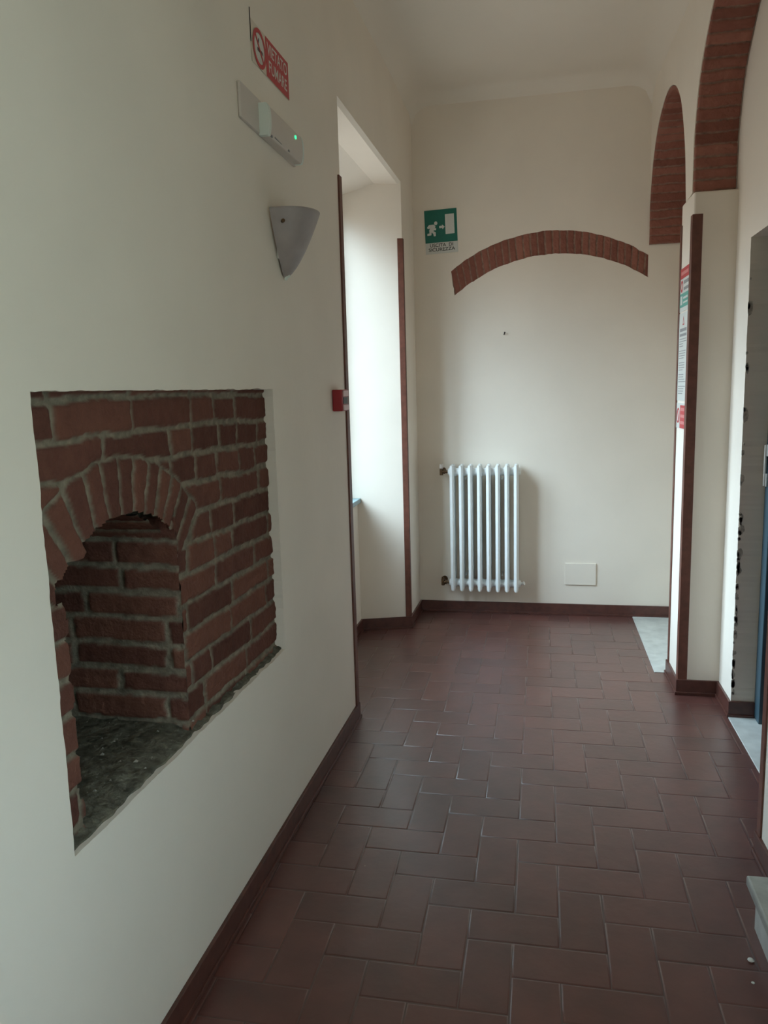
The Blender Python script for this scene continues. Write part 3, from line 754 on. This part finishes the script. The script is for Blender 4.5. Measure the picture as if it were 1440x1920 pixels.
# ------------------------------------------------------------------ radiator
def radiator():
    root = empty('radiator', (-0.37, YF - .075, 0.19)); tag(root, 'white cast iron radiator of eight columns hung on the end wall', 'radiator')
    zt, zb = 1.045, 0.190; yb, yf = YF - .035, YF - .165; N = 8; p = 0.0605; x0 = -0.5835
    def element(x):
        b = MB(); n = 16
        # front and rear tapering tubes with a bevelled blade section
        for yc, w, dd in ((yf + .018, .0148, .021), (yb - .018, .0148, .021), ((yf + yb) / 2, .0135, .018)):
            sec = [(w * .05, -dd), (w * .30, -dd), (w, -dd * .25), (w, dd * .6), (w * .4, dd), (-w * .4, dd), (-w, dd * .6), (-w, -dd * .25)]
            ends = ((zb, .72), (zb + .012, .98), (zb + .05, 1.0), (zt - .05, 1.0), (zt - .012, .98), (zt, .72))
            v = []; f = []; m_ = len(sec)
            lift = 0.0 if yc != (yf + yb) / 2 else .02
            for z, s in ends:
                z_ = z + (lift if z < .5 else -lift)
                for a, c in sec: v.append((x + a * s, yc + c * (1 if s > .6 else .8), z_))
            for i in range(len(ends) - 1):
                for k_ in range(m_): f.append((i * m_ + k_, i * m_ + (k_ + 1) % m_, (i + 1) * m_ + (k_ + 1) % m_, (i + 1) * m_ + k_))
            f += [tuple(range(m_))[::-1], tuple(range((len(ends) - 1) * m_, len(ends) * m_))]
            b.add(v, f)
        # webs joining the columns at top and bottom
        b.box((x - .005, yf + .02, zb + .05), (x + .005, yb - .02, zt - .05))
        for za, zc in ((zb + .006, zb + .085), (zt - .088, zt - .006)):
            pr = [(yf + .006, za + .012), (yf + .02, za), (yb - .02, za), (yb - .006, za + .012), (yb - .006, zc - .012), (yb - .02, zc), (yf + .02, zc), (yf + .006, zc - .012)]
            b.prism(pr, x - .0085, x + .0085, axis=0)
        o = b.build('column', WHITE_ENAMEL, root, bevel=.0010)
    for i in range(N): element(x0 + i * p)
    yc = (yf + yb) / 2
    for zz in (zb + .046, zt - .046):
        b = MB()
        for i in range(N - 1):
            xa, xb = x0 + i * p, x0 + (i + 1) * p
            b.tube([(xa, yc, zz), (xa + .014, yc, zz), (xa + .022, yc, zz), (xb - .022, yc, zz), (xb - .014, yc, zz), (xb, yc, zz)], [.034, .032, .026, .026, .032, .034], 20)
        b.tube([(x0 - .030, yc, zz), (x0 - .022, yc, zz), (x0, yc, zz)], [.020, .026, .032], 20)
        xe = x0 + (N - 1) * p; b.tube([(xe, yc, zz), (xe + .02, yc, zz), (xe + .030, yc, zz)], [.032, .026, .020], 20)
        b.build('header', WHITE_ENAMEL, root, smooth=True)
    # blind plug with bleed cap at lower right
    xe = x0 + (N - 1) * p
    b = MB(); b.tube([(xe + .028, yc, zb + .046), (xe + .042, yc, zb + .046), (xe + .052, yc - .004, zb + .05)], [.010, .010, .013], 14); b.build('plug', WHITE_ENAMEL, root, smooth=True)
    # brackets into the wall
    for i in (1, 5):
        for zz in (zb + .10, zt - .10):
            b = MB(); b.box((x0 + i * p + .022, yf + .05, zz), (x0 + i * p + .032, YF + .001, zz + .008)); b.build('bracket', WHITE_ENAMEL, root)
    # valves on the left
    for zz, nm in ((zt - .046, 'valve'), (zb + .046, 'lockshield')):
        v = empty(nm, (x0 - .05, yc, zz)); v.parent = root
        b = MB(); xl = x0 - .075
        b.tube([(x0 - .028, yc, zz), (xl, yc, zz)], .010, 12)
        b.tube([(xl + .014, yc, zz), (xl + .024, yc, zz)], .017, 6)
        b.tube([(xl, yc, zz - .022), (xl, yc, zz + .020)], .012, 12)
        b.tube([(xl, yc, zz), (xl, YF + .002, zz)], .009, 12)
        b.tube([(xl, YF - .006, zz), (xl, YF + .001, zz)], .021, 16)
        body = b.build('valve_body', DARK_BRASS, v, smooth=True)
        k_ = MB()
        if nm == 'valve':
            k_.tube([(xl, yc, zz + .02), (xl, yc, zz + .026), (xl, yc, zz + .052)], [.009, .014, .012], 12)
            kk = k_.build('knob', FIXTURE, v, smooth=True)
        else:
            k_.tube([(xl, yc, zz + .02), (xl, yc, zz + .036)], [.011, .009], 12); kk = k_.build('cap', DARK_BRASS, v, smooth=True)
    adopt(root)
    bpy.context.view_layer.update()
    for v in root.children:
        if v.type == 'EMPTY':
            loc = v.location.copy(); v.matrix_parent_inverse = root.matrix_world.inverted(); bpy.context.view_layer.update()
            for c in v.children: c.matrix_parent_inverse = v.matrix_world.inverted()
radiator()

# ------------------------------------------------------------------ text helper
def text_mesh(name, body, size, m, parent, mapf, bold=0.0, sx=1.0, spacing=1.0):
    cu = bpy.data.curves.new('tmp', 'FONT'); cu.body = body; cu.size = size; cu.align_x = 'CENTER'; cu.align_y = 'CENTER'
    cu.offset = bold; cu.resolution_u = 4; cu.space_line = spacing; cu.fill_mode = 'FRONT'
    to = bpy.data.objects.new('tmp', cu); COL.objects.link(to)
    dg = bpy.context.evaluated_depsgraph_get()
    me = bpy.data.meshes.new_from_object(to.evaluated_get(dg))
    bpy.data.objects.remove(to); bpy.data.curves.remove(cu)
    for v in me.vertices: v.co = Vector(mapf(v.co.x * sx, v.co.y))
    me.materials.clear(); me.materials.append(m)
    o = bpy.data.objects.new(name, me); COL.objects.link(o); o.parent = parent
    return o
def flat(name, polys, m, parent, mapf, th=.0006):
    """thin printed shapes; mapf(a,b,lift)->xyz"""
    b = MB()
    for pts in polys:
        n = len(pts); v = [mapf(a, c, 0) for a, c in pts] + [mapf(a, c, th) for a, c in pts]
        tri = tessellate_polygon([[Vector((a, c, 0)) for a, c in pts]])
        f = [tuple(t) for t in tri] + [tuple(i + n for i in t) for t in tri] + [(i, (i + 1) % n, (i + 1) % n + n, i + n) for i in range(n)]
        b.add(v, f)
    return b.build(name, m, parent)
def rect(a0, b0, a1, b1): return [(a0, b0), (a1, b0), (a1, b1), (a0, b1)]
def ell(cx, cy, rx, ry, n=28, a0=0, a1=2 * math.pi): return [(cx + rx * math.cos(a0 + (a1 - a0) * k / n), cy + ry * math.sin(a0 + (a1 - a0) * k / n)) for k in range(n)]
def ring(cx, cy, R, r, n=36):
    out = []
    for k in range(n):
        a, b_ = 2 * math.pi * k / n, 2 * math.pi * (k + 1) / n
        out.append([(cx + R * math.cos(a), cy + R * math.sin(a)), (cx + R * math.cos(b_), cy + R * math.sin(b_)), (cx + r * math.cos(b_), cy + r * math.sin(b_)), (cx + r * math.cos(a), cy + r * math.sin(a))])
    return out

# ------------------------------------------------------------------ exit sign on the end wall
def exit_sign():
    root = empty('exit_sign', (-.648, YF, 2.44)); tag(root, 'green emergency exit sign with running figure, reading USCITA DI SICUREZZA, left of the wall arch', 'sign')
    c, s = math.cos(math.radians(1.6)), math.sin(math.radians(1.6)); cx, cz = -.648, 2.57
    def M(a, b_, l=0): return (cx + a * c - b_ * s, YF - .0008 - l, cz + a * s + b_ * c)
    flat('plate', [rect(-.107, -.137, .107, .140)], SIGNWHITE, root, M, .0025)
    G = lambda a, b_, l=0: M(a, b_, l + .0026)
    flat('green_field', [rect(-.106, -.067, .106, .139)], GREEN, root, G, .0006)
    W = lambda a, b_, l=0: M(a, b_, l + .0034)
    U = lambda u, v: ((u - 668) / 880 * .212, .139 - (v - 180) / 920 * .206)   # photo crop units to sign units
    sh = [[U(790, 330), U(1035, 325), U(1035, 880), U(790, 880)],
          [U(622, 640), U(700, 640), U(700, 605), U(772, 668), U(712, 742), U(705, 700), U(622, 700)],
          ell(*U(532, 555), .0108, .0115),
          [U(345, 590), U(480, 585), U(520, 640), U(505, 690), U(540, 690), U(530, 750), U(470, 745), U(460, 770), U(520, 805), U(520, 915), U(462, 915), U(455, 850), U(410, 800), U(400, 880), U(290, 888), U(290, 830), U(350, 822), U(345, 740), U(370, 690), U(345, 690), U(322, 700), U(290, 670), U(300, 640)]]
    flat('pictogram', sh, SIGNWHITE, root, W, .0005)
    T = lambda dz: (lambda a, b_: M(a, b_ + dz, .0032))
    text_mesh('lettering', 'USCITA  DI', .030, BLACK, root, T(-.085), bold=.0004, sx=1.05)
    text_mesh('lettering', 'SICUREZZA', .030, BLACK, root, T(-.112), bold=.0004, sx=1.12)
    adopt(root)
exit_sign()

# ------------------------------------------------------------------ no smoking sign on the left wall
def smoke_sign():
    root = empty('no_smoking_sign', (XL(2.62), 2.62, 2.55)); tag(root, 'red no smoking sign reading VIETATO FUMARE, high on the left wall', 'sign')
    def M(a, b_, l=0): return (XL(2.42 + a) + .001 + l, 2.42 + a, 2.555 + b_)
    flat('backing', [rect(0, 0, .340, .121)], SIGNCREAM, root, M, .0015)
    R_ = lambda a, b_, l=0: M(a, b_, l + .0017)
    flat('red_panel', [rect(.122, 0.001, .340, .120)], RED, root, R_, .0006)
    flat('roundel', [ell(.063, .058, .050, .050)], SIGNWHITE, root, R_, .0004)
    S_ = lambda a, b_, l=0: M(a, b_, l + .0022)
    flat('cigarette', [rect(.046, .048, .084, .058), [(.088, .048), (.094, .048), (.094, .058), (.088, .058)], [(.050, .07), (.056, .066), (.064, .085), (.058, .088)]], BLACK, root, S_, .0004)
    flat('prohibition_ring', ring(.063, .058, .057, .044) + [[(.027, .088), (.033, .094), (.099, .028), (.093, .022)]], RED, root, lambda a, b_, l=0: M(a, b_, l + .0028), .0005)
    flat('dark_edge_line', [rect(-.004, .055, -.001, .150)], BLACK, root, M, .0012)  # thin dark line beside the peeling left edge of the sign
    text_mesh('lettering', 'VIETATO\nFUMARE', .052, SIGNWHITE, root, lambda a, b_: M(.231 + a, .062 + b_, .0026), bold=.0006, sx=.92, spacing=.98)
    adopt(root)
smoke_sign()

# ------------------------------------------------------------------ emergency light
def emergency_light():
    root = empty('emergency_light', (XL(2.6), 2.6, 2.36)); tag(root, 'long grey emergency light with a green indicator, below the no smoking sign', 'light')
    X = lambda y, d: XL(y) + d
    b = MB(); b.prism([(2.285, 2.352), (2.785, 2.342), (2.785, 2.447), (2.285, 2.452)], 0.0005, 0.010, axis=0)
    b.build('back_plate', FIXTURE, root, bevel=.003, fn=lambda d, y, z: (XL(y) + d, y, z))
    def prof(k, n=14):
        pts = [(0.008, 2.345)]
        for i in range(n + 1):
            t = -math.pi / 2 + math.pi * i / n
            pts.append((0.030 + .013 * max(0, math.cos(t)) ** .8, 2.391 + .046 * math.sin(t)))
        pts += [(0.008, 2.437)]
        return pts
    def ext(y0, y1, name, m, grow=0):
        P = prof(0); P = [((d) + (grow if d > .01 else 0), z + (grow if z > 2.39 else -grow)) for d, z in P]
        n = len(P); v = [(XL(y0) + d, y0, z) for d, z in P] + [(XL(y1) + d, y1, z) for d, z in P]
        tri = tessellate_polygon([[Vector((a, c, 0)) for a, c in P]])
        f = [tuple(t) for t in tri] + [tuple(i + n for i in reversed(t)) for t in tri] + [(i, (i + 1) % n, (i + 1) % n + n, i + n) for i in range(n)]
        q = MB(); q.add(v, f); return q.build(name, m, root, bevel=.002)
    ext(2.430, 2.450, 'end_cap', FIXTURE_END, .0015)
    ext(2.450, 2.765, 'diffuser', FIXTURE)
    ext(2.765, 2.778, 'end_cap', FIXTURE_END, .001)
    q = MB(); q.tube([(XL(2.69) + .0405, 2.688, 2.410), (XL(2.69) + .0450, 2.688, 2.410)], .006, 14); q.build('indicator_led', LED, root)
    for y0, y1, z0, z1 in ((2.46, 2.472, 2.352, 2.358), (2.49, 2.56, 2.356, 2.362), (2.62, 2.635, 2.354, 2.362)):
        q = MB(); q.box((XL(y0) + .030, y0, z0 - .006), (XL(y0) + .0385, y1, z1 - .006)); q.build('marking', GREY, root)
    adopt(root)
emergency_light()

# ------------------------------------------------------------------ wall lamp shade
def sconce():
    yc, zt, zb = 2.615, 2.143, 1.936; x0 = XL(yc) + .001
    root = empty('wall_lamp', (x0, yc, zb)); tag(root, 'frosted pointed half-cone wall lamp between the emergency light and the fire call point', 'lamp')
    H = zt - zb; V = []; F_ = []; nt_, ns = 26, 30
    def P(t, s, off=0.0):
        # t 0..1 tip to rim; s -1..1 across
        w = (.128) * (t ** .80) * (1 - .10 * t) / .9 - off; d = .128 * (t ** .62) - off
        a = s * math.pi / 2
        y = yc + max(w, 0) * math.sin(a); x = x0 + .006 + max(d, 0) * (math.cos(a) ** .92)
        z = zb + H * t + .006 * math.cos(a) * t
        return (x, y, z)
    for off in (0.0, .004):
        for i in range(nt_ + 1):
            for j in range(ns + 1): V.append(P(i / nt_, -1 + 2 * j / ns, off if i else 0))
    q = (nt_ + 1) * (ns + 1)
    for i in range(nt_):
        for j in range(ns):
            a = i * (ns + 1) + j; F_.append((a, a + 1, a + ns + 2, a + ns + 1)); F_.append((a + q, a + q + ns + 1, a + q + ns + 2, a + q + 1))
    for j in range(ns): a = nt_ * (ns + 1) + j; F_.append((a, a + 1, a + 1 + q, a + q))
    o = mesh_obj('lamp_shade', V, F_, SHADE, root, smooth=True)
    bm = bmesh.new(); bm.from_mesh(o.data); bmesh.ops.remove_doubles(bm, verts=bm.verts, dist=1e-5); bmesh.ops.recalc_face_normals(bm, faces=bm.faces); bm.to_mesh(o.data); bm.free()
    b = MB(); b.box((XL(yc) - .001, yc - .05, zb + .06), (x0 + .012, yc + .05, zt - .03)); b.build('wall_bracket', WHITE_ENAMEL, root, bevel=.003)
    b = MB(); c = P(.80, -.80); b.tube([(c[0] - .004, c[1] + .003, c[2]), (c[0] + .003, c[1] - .008, c[2])], .006, 12); b.build('fixing_screw', DARK_BRASS, root)
    b = MB(); b.tube([(x0 + .008, yc, zb - .004), (x0 + .012, yc, zb + .006), (x0 + .020, yc, zb + .016)], [.004, .008, .010], 12); b.build('finial', FIXTURE_END, root, smooth=True)
    adopt(root)
sconce()

# ------------------------------------------------------------------ fire call point
root = empty('fire_call_point', (XL(3.21), 3.215, 1.47)); tag(root, 'small red fire alarm call point on the left wall beside the window recess', 'alarm')
xa = XL(3.215)
b = MB(); b.box((xa + .0005, 3.172, 1.470), (xa + .044, 3.262, 1.560)); b.build('housing', CALLRED, root, bevel=.004)
b = MB(); b.box((xa + .044, 3.176, 1.532), (xa + .050, 3.258, 1.556)); b.box((xa + .044, 3.176, 1.474), (xa + .050, 3.258, 1.496)); b.build('front_label', CALLPINK, root, bevel=.001)
b = MB(); b.box((xa + .043, 3.185, 1.500), (xa + .046, 3.250, 1.528)); b.build('press_pane', BLACK, root)
adopt(root)

# ------------------------------------------------------------------ junction cover, hole mark on the end wall
b = MB(); b.box((.162, YF - .009, .212), (.366, YF + .001, .362)); o = b.build('access_cover', PLASTER, bevel=.002)
tag(o, 'small rectangular cream cover plate low on the end wall right of the radiator', 'cover')
b = MB(); b.tube([(-.243, YF + .001, 1.894), (-.240, YF - .012, 1.899), (-.236, YF - .020, 1.908)], [.003, .003, .005], 10); o = b.build('wall_nail', BLACK)
tag(o, 'small dark nail sticking out of the end wall under the arch', 'nail')

# ------------------------------------------------------------------ notices on the pier
def notices():
    def mk(name, label, z0, z1, y0=3.966, y1=4.176):
        root = empty(name, (XR(4.07), 4.07, z0)); tag(root, label, 'notice')
        W, H = y1 - y0, z1 - z0
        # a runs 0..1 left to right seen from the corridor: the far side (larger y) is on the left
        def M(a, b_, l=0): y = y1 - a * W; return (XR(y) - .0008 - l, y, z0 + b_ * H)
        return root, M
    r_, M = mk('alarm_notice', 'uppermost notice on the pier, red heading over white panel and green foot', 1.893, 2.100)
    flat('sheet', [rect(0, 0, 1, 1)], SIGNWHITE, r_, M, .0015)
    L1 = lambda a, b_, l=0: M(a, b_, l + .0017)
    flat('red_heading', [rect(0, .76, 1, 1)], RED, r_, L1, .0004)
    flat('green_foot', [rect(0, .10, 1, .42)], TEAL, r_, L1, .0004)
    flat('white_heading_line', [rect(.1, .84, .9, .92)], PINK, r_, lambda a, b_, l=0: M(a, b_, l + .0023), .0003)
    flat('text_lines', [rect(.4, .62, .95, .70), rect(.4, .48, .95, .55)], GREY, r_, L1, .0004)
    flat('red_pictogram', ring(.18, .59, .14, .08, 20), RED, r_, L1, .0004)
    flat('white_pictogram', [rect(.08, .16, .30, .36), rect(.4, .28, .9, .33), rect(.4, .18, .9, .22)], SIGNWHITE, r_, lambda a, b_, l=0: M(a, b_, l + .0023), .0003)
    adopt(r_)
    r_, M = mk('fire_instructions', 'long white fire instruction sheet full of small print on the pier', 1.462, 1.886)
    flat('sheet', [rect(0, 0, 1, 1)], SIGNWHITE, r_, M, .0015)
    L1 = lambda a, b_, l=0: M(a, b_, l + .0017)
    flat('warning_triangle', [[(.40, .86), (.60, .86), (.50, .96)]], RED, r_, L1, .0004)
    flat('triangle_centre', [[(.45, .875), (.55, .875), (.50, .925)]], SIGNWHITE, r_, lambda a, b_, l=0: M(a, b_, l + .0023), .0003)
    flat('headings', [rect(.12, .79, .88, .825), rect(.12, .735, .88, .765)], GREY, r_, L1, .0004)
    rr = random.Random(2); ln = []
    for k in range(24):
        if k % 5 == 4: continue
        z = .70 - k * .027; ln.append(rect(.10, z, rr.uniform(.5, .92), z + .009))
    flat('text_lines', ln, GREY, r_, L1, .0004)
    adopt(r_)
    r_, M = mk('no_smoking_notice', 'lowest notice on the pier, red no smoking panel with prohibition ring', 1.325, 1.450)
    flat('sheet', [rect(0, 0, 1, 1)], SIGNWHITE, r_, M, .0015)
    L1 = lambda a, b_, l=0: M(a, b_, l + .0017)
    flat('red_panel', [rect(.42, .02, 1, .92)], RED, r_, L1, .0004)
    flat('white_rows', [rect(.50, .70, .95, .82), rect(.50, .44, .95, .56), rect(.50, .18, .95, .30)], PINK, r_, lambda a, b_, l=0: M(a, b_, l + .0023), .0003)
    H = .125 / .21
    R_ = [[(a, .5 + (b_ - .5) / H) for a, b_ in q] for q in ring(.20, .5, .18, .13, 24)] + [[(.08, .70), (.12, .76), (.32, .30), (.28, .24)]]
    flat('prohibition_ring', R_, RED, r_, L1, .0004)
    adopt(r_)
notices()
